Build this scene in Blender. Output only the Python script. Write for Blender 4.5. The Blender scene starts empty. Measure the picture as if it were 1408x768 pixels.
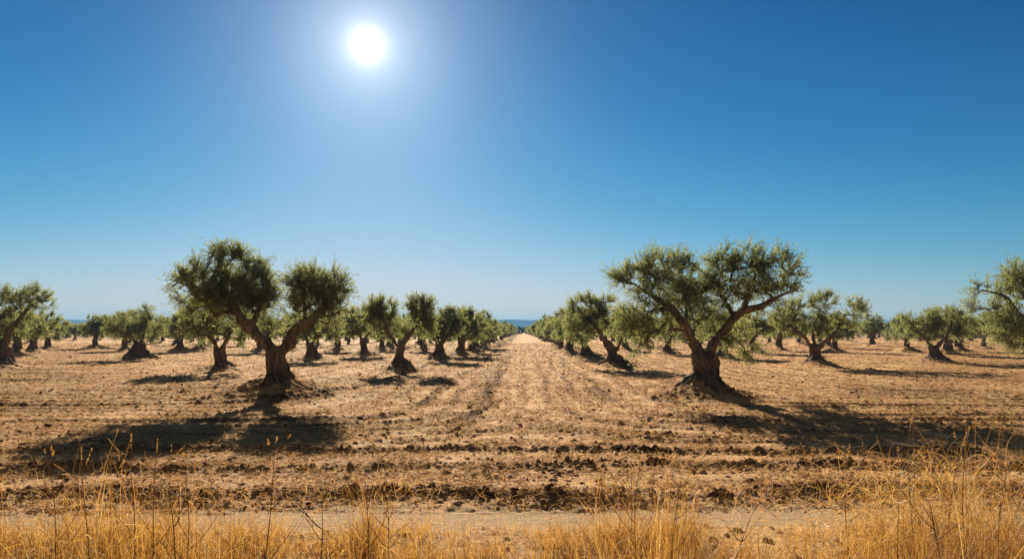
import bpy, math, random
import numpy as np
from mathutils import Vector

R = math.radians
scene = bpy.context.scene
COL = scene.collection
H = 1.7            # eye height (m)
F = 1000.0         # focal length in photo pixels
HZ = 454.0         # photo row of the horizon
CX = 704.0

def dist_of(py):
    return H * F / (py - HZ)

# ------------------------------------------------------------------ noise
def _h(ix, iy, iz, seed):
    n = (ix.astype(np.int64) * 73856093) ^ (iy.astype(np.int64) * 19349663) ^ (iz.astype(np.int64) * 83492791) ^ (seed * 2654435761)
    n = n & 0xFFFFFFFF
    n = ((n ^ (n >> 16)) * 0x45d9f3b) & 0xFFFFFFFF
    n = ((n ^ (n >> 16)) * 0x45d9f3b) & 0xFFFFFFFF
    return (n ^ (n >> 16)) & 0xFFFFFFFF

def rnd(ix, iy, seed):
    return _h(ix, iy, np.zeros_like(ix), seed) / 4294967295.0

def n2(x, y, seed=0):
    ix = np.floor(x).astype(np.int64); iy = np.floor(y).astype(np.int64)
    fx = x - ix; fy = y - iy
    u = fx * fx * fx * (fx * (fx * 6 - 15) + 10); v = fy * fy * fy * (fy * (fy * 6 - 15) + 10)
    def g(a, b, dx, dy):
        t = rnd(a, b, seed) * 6.2831853
        return np.cos(t) * dx + np.sin(t) * dy
    a = g(ix, iy, fx, fy); b = g(ix + 1, iy, fx - 1, fy)
    c = g(ix, iy + 1, fx, fy - 1); d = g(ix + 1, iy + 1, fx - 1, fy - 1)
    return ((a + (b - a) * u) * (1 - v) + (c + (d - c) * u) * v) * 1.5

def n3(p, seed=0):
    x, y, z = p[:, 0], p[:, 1], p[:, 2]
    ix = np.floor(x).astype(np.int64); iy = np.floor(y).astype(np.int64); iz = np.floor(z).astype(np.int64)
    fx, fy, fz = x - ix, y - iy, z - iz
    s = lambda t: t * t * (3 - 2 * t)
    u, v, w = s(fx), s(fy), s(fz)
    r = 0
    for i in (0, 1):
        for j in (0, 1):
            for k in (0, 1):
                val = _h(ix + i, iy + j, iz + k, seed) / 2147483647.5 - 1
                r = r + val * (u if i else 1 - u) * (v if j else 1 - v) * (w if k else 1 - w)
    return r

def clods(x, y, cell, pres, seed):
    """height field of half sunk lumps, one at most per cell"""
    out = np.zeros_like(x)
    ix = np.floor(x / cell).astype(np.int64); iy = np.floor(y / cell).astype(np.int64)
    for i in (-1, 0, 1):
        for j in (-1, 0, 1):
            a, b = ix + i, iy + j
            r0 = rnd(a, b, seed)
            cx = (a + 0.2 + 0.6 * rnd(a, b, seed + 1)) * cell
            cy = (b + 0.2 + 0.6 * rnd(a, b, seed + 2)) * cell
            rad = cell * (0.25 + 0.45 * rnd(a, b, seed + 3))
            st = 0.6 + 0.8 * rnd(a, b, seed + 4)
            q = 1 - ((x - cx) * st) ** 2 / rad ** 2 - ((y - cy) / st) ** 2 / rad ** 2
            hgt = np.sqrt(np.clip(q, 0, None)) * rad * (0.5 + 0.5 * rnd(a, b, seed + 5))
            out = np.maximum(out, np.where(r0 < pres, hgt, 0))
    return out

# ------------------------------------------------------------------ mesh helpers
def np_mesh(name, verts, quads=None, tris=None, mats=(), mat_idx=None, smooth=False, attrs=None):
    me = bpy.data.meshes.new(name)
    nq = 0 if quads is None else len(quads); nt = 0 if tris is None else len(tris)
    verts = np.asarray(verts, dtype=np.float32)
    me.vertices.add(len(verts)); me.vertices.foreach_set('co', verts.ravel())
    loops = []
    if nq: loops.append(np.asarray(quads, dtype=np.int32).ravel())
    if nt: loops.append(np.asarray(tris, dtype=np.int32).ravel())
    loops = np.concatenate(loops)
    me.loops.add(len(loops)); me.loops.foreach_set('vertex_index', loops)
    me.polygons.add(nq + nt)
    st = np.concatenate([np.arange(nq) * 4, nq * 4 + np.arange(nt) * 3]).astype(np.int32)
    me.polygons.foreach_set('loop_start', st)
    if mat_idx is not None:
        me.polygons.foreach_set('material_index', np.asarray(mat_idx, dtype=np.int32))
    if smooth:
        me.polygons.foreach_set('use_smooth', np.ones(nq + nt, dtype=bool))
    for k, (dom, val) in (attrs or {}).items():
        a = me.attributes.new(k, 'FLOAT', dom); a.data.foreach_set('value', np.asarray(val, dtype=np.float32))
    for m in mats: me.materials.append(m)
    me.update(); me.validate()
    return me

def link(name, me, parent=None):
    o = bpy.data.objects.new(name, me); COL.objects.link(o)
    if parent is not None: o.parent = parent
    return o

def empty(name, loc, label, cat, group=None):
    o = bpy.data.objects.new(name, None); COL.objects.link(o)
    o.location = loc; o.empty_display_size = 0.3
    o['label'] = label; o['category'] = cat
    if group: o['group'] = group
    return o

def norm(v):
    return v / (np.linalg.norm(v, axis=-1, keepdims=True) + 1e-9)

def tube(pts, rad, sides=8, cap=True, mod=None):
    """tapered tube along pts; mod(theta, i) multiplies the radius"""
    pts = np.asarray(pts, float); rad = np.asarray(rad, float); n = len(pts)
    tan = norm(np.gradient(pts, axis=0))
    ref = np.array([0.0, 1.0, 0.0]) if abs(tan[0][1]) < 0.8 else np.array([1.0, 0, 0])
    th = np.arange(sides) / sides * 2 * math.pi
    V = []
    u = ref
    for i in range(n):
        u = u - tan[i] * np.dot(u, tan[i]); u = u / (np.linalg.norm(u) + 1e-9)
        w = np.cross(tan[i], u)
        r = rad[i] * (mod(th, i) if mod else np.ones(sides))
        V.append(pts[i] + (np.cos(th) * r)[:, None] * u + (np.sin(th) * r)[:, None] * w)
    V = np.concatenate(V)
    i0 = np.arange(n - 1)[:, None] * sides; k = np.arange(sides)[None, :]; k1 = (k + 1) % sides
    Q = np.stack([i0 + k, i0 + k1, i0 + sides + k1, i0 + sides + k], -1).reshape(-1, 4)
    T = np.zeros((0, 3), int)
    if cap:
        c0, c1 = len(V), len(V) + 1
        V = np.concatenate([V, pts[:1], pts[-1:]])
        kk = np.arange(sides); k2 = (kk + 1) % sides
        T = np.concatenate([np.stack([np.full(sides, c0), k2, kk], -1),
                            np.stack([np.full(sides, c1), (n - 1) * sides + kk, (n - 1) * sides + k2], -1)])
    return V, Q, T

class Geo:
    def __init__(s): s.v = []; s.q = []; s.t = []; s.qm = []; s.tm = []; s.qa = []; s.ta = []; s.n = 0
    def add(s, V, Q=None, T=None, m=0, qa=None, ta=None):
        s.v.append(np.asarray(V, float))
        if Q is not None and len(Q):
            s.q.append(np.asarray(Q) + s.n); s.qm.append(np.full(len(Q), m)); s.qa.append(np.zeros(len(Q)) if qa is None else qa)
        if T is not None and len(T):
            s.t.append(np.asarray(T) + s.n); s.tm.append(np.full(len(T), m)); s.ta.append(np.zeros(len(T)) if ta is None else ta)
        s.n += len(V)
    def mesh(s, name, mats, smooth=False):
        V = np.concatenate(s.v)
        Q = np.concatenate(s.q) if s.q else None; T = np.concatenate(s.t) if s.t else None
        return np_mesh(name, V, Q, T, mats, np.concatenate(s.qm + s.tm), smooth, {'tint': ('FACE', np.concatenate(s.qa + s.ta))})

def catmull(P, step):
    P = np.asarray(P, float)
    E = np.vstack([2 * P[0] - P[1], P, 2 * P[-1] - P[-2]])
    out = []
    for i in range(1, len(E) - 2):
        p0, p1, p2, p3 = E[i - 1:i + 3]
        n = max(2, int(np.linalg.norm((p2 - p1)[:3]) / step))
        for t in np.arange(n) / n:
            out.append(0.5 * (2 * p1 + (p2 - p0) * t + (2 * p0 - 5 * p1 + 4 * p2 - p3) * t * t + (3 * p1 - p0 - 3 * p2 + p3) * t ** 3))
    out.append(P[-1])
    return np.array(out)

# ------------------------------------------------------------------ materials
def new_mat(name):
    m = bpy.data.materials.new(name); m.use_nodes = True
    nt = m.node_tree; nt.nodes.clear()
    out = nt.nodes.new('ShaderNodeOutputMaterial')
    return m, nt, out

def nd(nt, typ, **kw):
    n = nt.nodes.new(typ)
    for k, v in kw.items():
        if k in n.inputs.keys(): n.inputs[k].default_value = v
        else: setattr(n, k, v)
    return n

def ramp(nt, fac, stops):
    r = nt.nodes.new('ShaderNodeValToRGB')
    while len(r.color_ramp.elements) < len(stops): r.color_ramp.elements.new(0.5)
    for e, (p, c) in zip(r.color_ramp.elements, stops):
        e.position = p; e.color = (*c, 1)
    nt.links.new(fac, r.inputs[0])
    return r.outputs[0]

def leafy(name, dif_stops, tra_stops, trans=0.45, gloss=0.06, rough=0.45):
    m, nt, out = new_mat(name)
    at = nd(nt, 'ShaderNodeAttribute', attribute_name='tint')
    d = nd(nt, 'ShaderNodeBsdfDiffuse'); t = nd(nt, 'ShaderNodeBsdfTranslucent'); g = nd(nt, 'ShaderNodeBsdfGlossy', Roughness=rough)
    nt.links.new(ramp(nt, at.outputs['Fac'], dif_stops), d.inputs['Color'])
    nt.links.new(ramp(nt, at.outputs['Fac'], tra_stops), t.inputs['Color'])
    g.inputs['Color'].default_value = (1, 1, 1, 1)
    m1 = nd(nt, 'ShaderNodeMixShader', Fac=trans); m2 = nd(nt, 'ShaderNodeMixShader', Fac=gloss)
    nt.links.new(d.outputs[0], m1.inputs[1]); nt.links.new(t.outputs[0], m1.inputs[2])
    nt.links.new(m1.outputs[0], m2.inputs[1]); nt.links.new(g.outputs[0], m2.inputs[2])
    nt.links.new(m2.outputs[0], out.inputs[0])
    return m

LEAF = leafy('olive_leaf',
             [(0.0, (0.055, 0.072, 0.036)), (0.5, (0.105, 0.128, 0.064)), (0.85, (0.15, 0.17, 0.095)), (1.0, (0.20, 0.20, 0.12))],
             [(0.0, (0.125, 0.155, 0.055)), (0.5, (0.245, 0.275, 0.095)), (1.0, (0.37, 0.355, 0.135))], 0.58, 0.035, 0.55)
PINE = leafy('dark_foliage', [(0, (0.018, 0.030, 0.018)), (1, (0.04, 0.055, 0.028))], [(0, (0.03, 0.05, 0.015)), (1, (0.06, 0.08, 0.02))], 0.25, 0.03)
GRASS = leafy('dry_grass',
              [(0.0, (0.10, 0.045, 0.015)), (0.35, (0.30, 0.155, 0.045)), (0.75, (0.45, 0.285, 0.092)), (1.0, (0.58, 0.42, 0.20))],
              [(0.0, (0.10, 0.040, 0.010)), (0.35, (0.35, 0.158, 0.028)), (0.75, (0.58, 0.315, 0.065)), (1.0, (0.65, 0.45, 0.18))], 0.5, 0.04, 0.5)
WEED = leafy('dry_weed_stem', [(0.0, (0.09, 0.045, 0.02)), (1.0, (0.34, 0.20, 0.075))], [(0.0, (0.06, 0.03, 0.01)), (1.0, (0.45, 0.24, 0.06))], 0.3, 0.03)
STRAW = leafy('straw_litter',
              [(0.0, (0.15, 0.08, 0.035)), (0.5, (0.36, 0.22, 0.10)), (1.0, (0.52, 0.36, 0.185))],
              [(0.0, (0.10, 0.06, 0.02)), (1.0, (0.42, 0.26, 0.10))], 0.3, 0.015, 0.6)

def bark_mat():
    m, nt, out = new_mat('olive_bark')
    geo = nd(nt, 'ShaderNodeTexCoord')
    mp = nd(nt, 'ShaderNodeMapping'); mp.inputs['Scale'].default_value = (1, 1, 0.22)
    nt.links.new(geo.outputs['Object'], mp.inputs['Vector'])
    n1 = nd(nt, 'ShaderNodeTexNoise', Scale=14.0, Detail=8.0, Roughness=0.65); nt.links.new(mp.outputs[0], n1.inputs['Vector'])
    n2_ = nd(nt, 'ShaderNodeTexNoise', Scale=2.2, Detail=4.0); nt.links.new(geo.outputs['Object'], n2_.inputs['Vector'])
    w = nd(nt, 'ShaderNodeTexVoronoi', Scale=30.0); nt.links.new(mp.outputs[0], w.inputs['Vector'])
    c1 = ramp(nt, n1.outputs[0], [(0.28, (0.035, 0.026, 0.020)), (0.5, (0.145, 0.116, 0.090)), (0.72, (0.29, 0.235, 0.185))])
    c2 = ramp(nt, n2_.outputs[0], [(0.35, (0.55, 0.50, 0.46)), (0.65, (1.05, 1.0, 0.92))])
    mx = nd(nt, 'ShaderNodeMixRGB', blend_type='MULTIPLY'); mx.inputs[0].default_value = 1
    nt.links.new(c1, mx.inputs[1]); nt.links.new(c2, mx.inputs[2])
    b = nd(nt, 'ShaderNodeBsdfPrincipled', Roughness=0.9)
    b.inputs['Specular IOR Level'].default_value = 0.15
    nt.links.new(mx.outputs[0], b.inputs['Base Color'])
    ad = nd(nt, 'ShaderNodeMath', operation='ADD'); nt.links.new(n1.outputs[0], ad.inputs[0])
    ml = nd(nt, 'ShaderNodeMath', operation='MULTIPLY'); ml.inputs[1].default_value = 0.5
    nt.links.new(w.outputs['Distance'], ml.inputs[0]); nt.links.new(ml.outputs[0], ad.inputs[1])
    bp = nd(nt, 'ShaderNodeBump', Strength=0.8, Distance=0.03); nt.links.new(ad.outputs[0], bp.inputs['Height'])
    nt.links.new(bp.outputs[0], b.inputs['Normal']); nt.links.new(b.outputs[0], out.inputs[0])
    return m
BARK = bark_mat()

def ground_mat():
    m, nt, out = new_mat('dry_soil')
    tc = nd(nt, 'ShaderNodeTexCoord')
    at = nd(nt, 'ShaderNodeAttribute', attribute_name='soil')
    tr = nd(nt, 'ShaderNodeAttribute', attribute_name='track')
    def noise(scale, detail, rough=0.6, sc=(1, 1, 1)):
        mp = nd(nt, 'ShaderNodeMapping'); mp.inputs['Scale'].default_value = sc
        nt.links.new(tc.outputs['Object'], mp.inputs['Vector'])
        n = nd(nt, 'ShaderNodeTexNoise', Scale=scale, Detail=detail, Roughness=rough)
        nt.links.new(mp.outputs[0], n.inputs['Vector']); return n.outputs[0]
    nf = noise(11.0, 8.0, 0.72, (0.7, 1, 1)); nm = noise(1.1, 5.0, 0.6, (0.6, 1, 1)); nl = noise(0.09, 4.0)
    fine = noise(55.0, 5.0, 0.7)
    # soil amount = attribute + noise
    def math_(op, a, b):
        n = nd(nt, 'ShaderNodeMath', operation=op)
        for i, s in enumerate((a, b)):
            if isinstance(s, float): n.inputs[i].default_value = s
            else: nt.links.new(s, n.inputs[i])
        return n.outputs[0]
    s = math_('ADD', math_('MULTIPLY', at.outputs['Fac'], 0.55), math_('MULTIPLY', math_('SUBTRACT', nf, 0.42), 1.5))
    s = math_('ADD', s, math_('MULTIPLY', math_('SUBTRACT', nm, 0.5), 0.9))
    nk = noise(3.6, 6.0, 0.7, (0.35, 1.2, 1)); nx = noise(0.45, 5.0, 0.65, (0.5, 1.6, 1))     # exposed earth between the straw
    s = math_('ADD', s, math_('MULTIPLY', math_('MAXIMUM', math_('SUBTRACT', nk, 0.53), 0.0), 3.4))
    s = math_('ADD', s, math_('MULTIPLY', math_('SUBTRACT', nx, 0.5), 1.1))
    col = ramp(nt, s, [(0.0, (0.74, 0.49, 0.245)), (0.32, (0.60, 0.38, 0.175)), (0.66, (0.27, 0.150, 0.068)), (1.0, (0.11, 0.058, 0.029))])
    lc = ramp(nt, nl, [(0.35, (0.80, 0.77, 0.74)), (0.65, (1.06, 1.03, 1.0))])
    mx = nd(nt, 'ShaderNodeMixRGB', blend_type='MULTIPLY'); mx.inputs[0].default_value = 1
    nt.links.new(col, mx.inputs[1]); nt.links.new(lc, mx.inputs[2])
    tcol = ramp(nt, fine, [(0.3, (0.42, 0.29, 0.16)), (0.7, (0.63, 0.45, 0.26))])
    m2 = nd(nt, 'ShaderNodeMixRGB'); nt.links.new(tr.outputs['Fac'], m2.inputs[0])
    nt.links.new(mx.outputs[0], m2.inputs[1]); nt.links.new(tcol, m2.inputs[2])
    b = nd(nt, 'ShaderNodeBsdfDiffuse', Roughness=0.6)
    nt.links.new(m2.outputs[0], b.inputs['Color'])
    hgt = math_('ADD', math_('MULTIPLY', nf, 1.0), math_('MULTIPLY', fine, 0.35))
    bp = nd(nt, 'ShaderNodeBump', Strength=0.95, Distance=0.06); nt.links.new(hgt, bp.inputs['Height'])
    nt.links.new(bp.outputs[0], b.inputs['Normal'])
    pr = nd(nt, 'ShaderNodeBsdfPrincipled', Roughness=0.9); pr.inputs['Specular IOR Level'].default_value = 0.1   # straw sheen against the sun
    nt.links.new(m2.outputs[0], pr.inputs['Base Color']); nt.links.new(bp.outputs[0], pr.inputs['Normal'])
    ms = nd(nt, 'ShaderNodeMixShader', Fac=0.74); nt.links.new(b.outputs[0], ms.inputs[1]); nt.links.new(pr.outputs[0], ms.inputs[2])
    nt.links.new(ms.outputs[0], out.inputs[0])
    return m
SOIL = ground_mat()

def plain(name, c, rough=0.8):
    m, nt, out = new_mat(name)
    tc = nd(nt, 'ShaderNodeTexCoord'); n = nd(nt, 'ShaderNodeTexNoise', Scale=0.01 if name == 'hill' else 5.0, Detail=6.0)
    nt.links.new(tc.outputs['Object'], n.inputs['Vector'])
    b = nd(nt, 'ShaderNodeBsdfDiffuse', Roughness=0.5)
    nt.links.new(ramp(nt, n.outputs[0], [(0.35, tuple(k * 0.75 for k in c)), (0.65, tuple(k * 1.2 for k in c))]), b.inputs['Color'])
    nt.links.new(b.outputs[0], out.inputs[0]); return m
HILL = plain('hill', (0.07, 0.085, 0.06)); WHITE = plain('white_paint', (0.72, 0.70, 0.66))

# ------------------------------------------------------------------ trees
def remesh(V, Q, T, voxel, seed, cav=(), amp=1.0, fork=1.2):
    me = np_mesh('tmp', V, Q, T)
    o = bpy.data.objects.new('tmp', me); COL.objects.link(o)
    md = o.modifiers.new('r', 'REMESH'); md.mode = 'VOXEL'; md.voxel_size = voxel
    sm = o.modifiers.new('s', 'SMOOTH'); sm.factor = 0.5; sm.iterations = 3
    dg = bpy.context.evaluated_depsgraph_get()
    ev = bpy.data.meshes.new_from_object(o.evaluated_get(dg))
    bpy.data.objects.remove(o); bpy.data.meshes.remove(me)
    n = len(ev.vertices)
    co = np.empty(n * 3, np.float32); ev.vertices.foreach_get('co', co); co = co.reshape(-1, 3).astype(float)
    nr = np.empty(n * 3, np.float32); ev.vertex_normals.foreach_get('vector', nr); nr = nr.reshape(-1, 3).astype(float)
    d = np.zeros(n)
    tw = co[:, 2] * 1.2
    a = np.stack([co[:, 0] * np.cos(tw) - co[:, 1] * np.sin(tw), co[:, 0] * np.sin(tw) + co[:, 1] * np.cos(tw), co[:, 2]], -1)
    d += -0.115 * amp * (1 - np.abs(n3(a * [5.0, 5.0, 1.1] + 7.3, seed))) ** 2.5
    d += 0.032 * amp * n3(a * [16, 16, 4.0], seed + 1)
    d += 0.010 * amp * n3(co * [34, 34, 12], seed + 2)
    d += 0.075 * amp * n3(co * 3.1, seed + 3)
    d *= np.clip(1.0 - (co[:, 2] - fork) / 1.3, .12, 1.0)
    for (cx, cz, w, h, dep) in cav:
        f = np.exp(-((co[:, 0] - cx) / w) ** 2 - ((co[:, 2] - cz) / h) ** 2) * (nr[:, 1] < 0.2)
        d -= dep * f
    co = co + nr * np.clip(d, -0.26, 0.12)[:, None]
    np_ = len(ev.polygons); ls = np.empty(np_, np.int32); lt = np.empty(np_, np.int32)
    ev.polygons.foreach_get('loop_start', ls); ev.polygons.foreach_get('loop_total', lt)
    vi = np.empty(len(ev.loops), np.int32); ev.loops.foreach_get('vertex_index', vi)
    q = np.stack([vi[ls[lt == 4] + k] for k in range(4)], -1); t = np.stack([vi[ls[lt == 3] + k] for k in range(3)], -1)
    bpy.data.meshes.remove(ev)
    return co, q, t

def make_tree(spec, seed, leaf=(0.085, 0.024), n_attr=150, twigs=11, per=16, tw_len=0.36, voxel=0.03, fine=True, shrink=0.16):
    """returns (trunk mesh, crown mesh) for a local spec in metres"""
    rng = np.random.default_rng(seed)
    G = Geo()
    tr = np.array(spec['trunk'], float)            # x, y, z, r
    tr = catmull(tr, 0.08)
    base_z = 0.35 * tr[-1, 2]
    ph = rng.uniform(0, 6.28, 4); nl = rng.integers(4, 7)
    def mod(th, i):
        z = tr[i, 2]; tw = 1.1 * z
        lob = 0.10 * np.cos(3 * th + ph[0] + tw) + 0.08 * np.cos(5 * th + ph[1] + tw)
        fl = math.exp(-max(z - spec.get('lift', 0), 0) / base_z) if base_z > 0 else 0
        return 1 + lob + fl * (0.25 + 0.42 * np.cos(nl * th + ph[2] + tw) + 0.15 * np.cos(2 * th + ph[3]))
    tubes = [tube(tr[:, :3], tr[:, 3], 28 if fine else 14, True, mod)]
    r0 = tr[0, 3]
    for k in range(8 if fine else 5):              # surface roots
        a = k / (8 if fine else 5) * 6.283 + rng.uniform(-0.3, 0.3); L = r0 * rng.uniform(1.0, 1.7)
        s = np.linspace(0, 1, 6); wob = rng.uniform(-0.25, 0.25)
        rx = np.stack([tr[0, 0] + np.cos(a + wob * s) * L * s, tr[0, 1] + np.sin(a + wob * s) * L * s, spec.get('lift', 0) * (1 - .9 * s) + (0.42 - 0.60 * s ** 0.8) * r0 * .8], -1)
        tubes.append(tube(rx, r0 * (0.34 - 0.20 * s), 8))
    nodes, par, rmin = [], [], []
    for L in spec['limbs']:
        L = catmull(np.array(L, float), 0.10)
        jig = np.stack([n3(L[:, :3] * 1.7 + seed * 3.1 + k * 50, seed + k) for k in range(3)], -1) * 0.07
        jig[:3] = 0; L[:, :3] += jig
        lm = (lambda th, i, p=rng.uniform(0, 6.28, 2): 1 + 0.13 * np.cos(2 * th + p[0] + i * 0.15) + 0.08 * np.cos(3 * th + p[1] - i * 0.1))
        tubes.append(tube(L[:, :3], L[:, 3], 14 if fine else 8, True, lm))
        b0 = len(nodes)
        for i, p in enumerate(L):
            nodes.append(p[:3]); par.append(b0 + i - 1 if i else -1); rmin.append(p[3])
    gv = Geo()
    for t in tubes: gv.add(*t)
    co, q, t = remesh(np.concatenate(gv.v), np.concatenate(gv.q), np.concatenate(gv.t), voxel, seed, spec.get('cav', ()), 1.0 if fine else 0.7, tr[-1, 2])
    G.add(co, q, t)
    # attractors in the lobes
    lobes = spec['lobes']
    vol = np.array([(l[3] * l[4] * l[5]) ** 0.62 * (l[6] if len(l) > 6 else 1) for l in lobes]); cnt = np.maximum(4, (vol / vol.sum() * n_attr)).astype(int)
    A, O, LZ = [], [], []
    for l, c in zip(lobes, cnt):
        d = norm(rng.normal(size=(c, 3))); rr = rng.uniform(0.06, 1, (c, 1)) ** 0.42
        rad = np.maximum(np.array(l[3:6]) - shrink, 0.08)
        A.append(np.array(l[:3]) + d * rr * rad); O.append(d * rr)
        LZ.append(np.full(c, l[7] if len(l) > 7 else 0.45))
    A = np.concatenate(A); O = np.concatenate(O); LZ = np.concatenate(LZ)
    start = np.array(spec['limbs'][0][0][:3], float)
    order = np.argsort(np.linalg.norm(A - start, axis=1)); A, O, LZ = A[order], O[order], LZ[order]
    chains = []
    nodes = [np.array(n) for n in nodes]
    skip = {i for i in range(len(nodes)) if par[i] == -1}
    for a in A:
        N = np.array(nodes); dv = a - N; dd = np.linalg.norm(dv, axis=1)
        cost = dd + 0.5 * np.maximum(0, -dv[:, 2]) + 0.05 * rng.uniform(size=len(N))
        cost[list(skip)] += 5
        j = int(np.argmin(cost)); p = N[j]; L = dd[j]; n = max(2, int(L / 0.11))
        pd = (N[j] - N[par[j]]) if par[j] >= 0 else np.array([0, 0, 0.1]); pd = pd / (np.linalg.norm(pd) + 1e-9)
        ctl = (p + a) / 2 + pd * 0.18 * L + np.array([0, 0, 0.08 * L]) + rng.normal(size=3) * 0.07 * L
        s = np.linspace(0, 1, n + 1)[1:, None]
        pts = (1 - s) ** 2 * p + 2 * s * (1 - s) * ctl + s * s * a
        ch = [j]
        for q_ in pts:
            nodes.append(q_); par.append(ch[-1]); rmin.append(0); ch.append(len(nodes) - 1)
        chains.append(ch)
    w = np.zeros(len(nodes))
    for ch in chains:
        k = ch[-1]
        while k >= 0: w[k] += 1; k = par[k]
    rad = 0.0075 * np.maximum(w, 0.6) ** 0.52
    N = np.array(nodes)
    for ch in chains:
        P = N[ch]; rr = rad[ch].copy(); rr[0] = rr[1]; rr[-1] = 0.004
        G.add(*tube(P, rr, 5 if fine else 3, False)[:2])
    trunk = G.mesh('trunk', [BARK], True)
    # twigs and leaves
    B, D, Ln, tin = [], [], [], []
    up = np.array([0, 0, 1.0])
    for ci, ch in enumerate(chains):
        bd = norm(N[ch[-1]] - N[ch[max(0, len(ch) - 4)]])
        half = ch[max(1, len(ch) // 3):]
        ctint = rng.normal(0, 0.13)
        for k in range(twigs):
            b = N[ch[-1]] if k < twigs * 0.4 else N[half[rng.integers(len(half))]]
            d = norm(O[ci] * 0.8 + up * LZ[ci] + bd * 0.45 + rng.normal(size=3) * 0.62)
            B.append(b); D.append(d); Ln.append(tw_len * rng.uniform(0.55, 1.25)); tin.append(ctint)
    B = np.array(B); D = np.array(D); Ln = np.array(Ln); tin = np.array(tin); M = len(B)
    C = Geo()
    side = norm(np.cross(D, rng.normal(size=(M, 3)))); oth = np.cross(D, side)
    bend = rng.normal(size=(M, 3)) * 0.10 + np.array([0, 0, -0.03])
    def along(t): return B + D * (Ln * t)[:, None] + bend * (Ln * t * t)[:, None]
    # twig prisms
    wr = 0.0035 if fine else 0.006
    a3 = [side * wr, (-0.5 * side + 0.87 * oth) * wr, (-0.5 * side - 0.87 * oth) * wr]
    V = np.stack([B + k for k in a3] + [along(np.full(M, 0.55)) + k * 0.7 for k in a3] + [along(np.ones(M))], 1).reshape(-1, 3)
    i = np.arange(M)[:, None] * 7
    Q = np.concatenate([i + np.array([[0, 1, 4, 3]]), i + np.array([[1, 2, 5, 4]]), i + np.array([[2, 0, 3, 5]])])
    T = np.concatenate([i + np.array([[3, 4, 6]]), i + np.array([[4, 5, 6]]), i + np.array([[5, 3, 6]])])
    C.add(V, Q, T, 1)
    Vs, TI = [], []
    for k in range(per):
        t = np.clip((k // 2 + 0.7 + rng.uniform(-0.2, 0.2, M)) / (per / 2), 0.05, 1.0)
        P = along(t)
        ang = (k % 2) * math.pi + (k // 2) * 1.57 + rng.normal(0, 0.5, M)
        rd = side * np.cos(ang)[:, None] + oth * np.sin(ang)[:, None]
        ld = norm(D * rng.uniform(0.35, 1.1, (M, 1)) + rd * 0.8 + rng.normal(size=(M, 3)) * 0.22)
        ln = leaf[0] * rng.uniform(0.6, 1.2, (M, 1)); wd = leaf[1] * rng.uniform(0.75, 1.2, (M, 1)) * 0.5
        nn = norm(np.cross(ld, rd + rng.normal(size=(M, 3)) * 0.5)); wv = np.cross(ld, nn)
        wv = norm(wv * rng.choice([1, 0.4], size=(M, 1)) + nn * rng.uniform(-0.9, 0.9, (M, 1)))
        mid = P + ld * ln * 0.48
        Vs.append(np.stack([P, mid + wv * wd, P + ld * ln, mid - wv * wd], 1).reshape(-1, 3))
        TI.append(np.clip(rng.normal(0.45, 0.17, M) + tin, 0, 1))
    V = np.concatenate(Vs)
    C.add(V, np.arange(len(V)).reshape(-1, 4), None, 0, qa=np.concatenate(TI))
    crown = C.mesh('crown', [LEAF, BARK])
    return trunk, crown

prng = random.Random(5)
def place(trunk, crown, x, y, z, rot, scale, label, group):
    e = empty('olive_tree', (x, y, z), label, 'olive tree', group)
    e.rotation_euler = (0, 0, rot); e.scale = (scale,) * 3 if scale == 1.0 else (scale * prng.uniform(.88, 1.14), scale * prng.uniform(.88, 1.14), scale * prng.uniform(.9, 1.08))
    link('trunk', trunk, e); link('crown', crown, e)
    return e

def px_spec(bx, by, trunk, limbs, lobes, depth=0.85, cav=(), seed=0):
    """tree measured in photo pixels -> local metres at its own distance"""
    d = dist_of(by); k = d / F
    rng = np.random.default_rng(seed + 5)
    def loc(p, f=0.88): return ((p[0] - bx) * k, p[3] if len(p) > 3 else 0.0, (by - p[1]) * k, p[2] * k * f)
    sp = {'trunk': [loc(p) for p in trunk], 'limbs': [[loc(p, 0.78) for p in L] for L in limbs], 'lobes': [],
          'cav': [((c[0] - bx) * k, (by - c[1]) * k, c[2] * k, c[3] * k, c[4]) for c in cav]}
    for l in lobes:
        cx, cy, rx, ry = l[:4]; oy = l[4] if len(l) > 4 else 0.0
        sp['lobes'].append(((cx - bx) * k, oy, (by - cy) * k, rx * k, max(rx, ry) * k * depth, ry * k, l[5] if len(l) > 5 else 1.0, l[6] if len(l) > 6 else 0.45))
    return sp, (bx - CX) * k, d

TREES = []      # x, y, mound radius, mound height, seed
placed = []     # (x, y)
def hand_tree(bx, by, trunk, limbs, lobes, label, group, seed, cav=(), mound=(1.5, 0.32), depth=0.85, **kw):
    sp, x, y = px_spec(bx, by, trunk, limbs, lobes, depth, cav, seed)
    sp['lift'] = mound[1] * .55
    tm, cm = make_tree(sp, seed, **kw)
    place(tm, cm, x, y, 0.0, 0.0, 1.0, label, group)
    TREES.append((x, y, mound[0], mound[1], seed)); placed.append((x, y))

HERO = 'old olive trees nearest the camera'
MID = 'olive trees in the middle of the orchard'
HK = dict(leaf=(0.080, 0.023), n_attr=400, twigs=9, per=16, tw_len=0.42, voxel=0.022, shrink=0.08)
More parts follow.
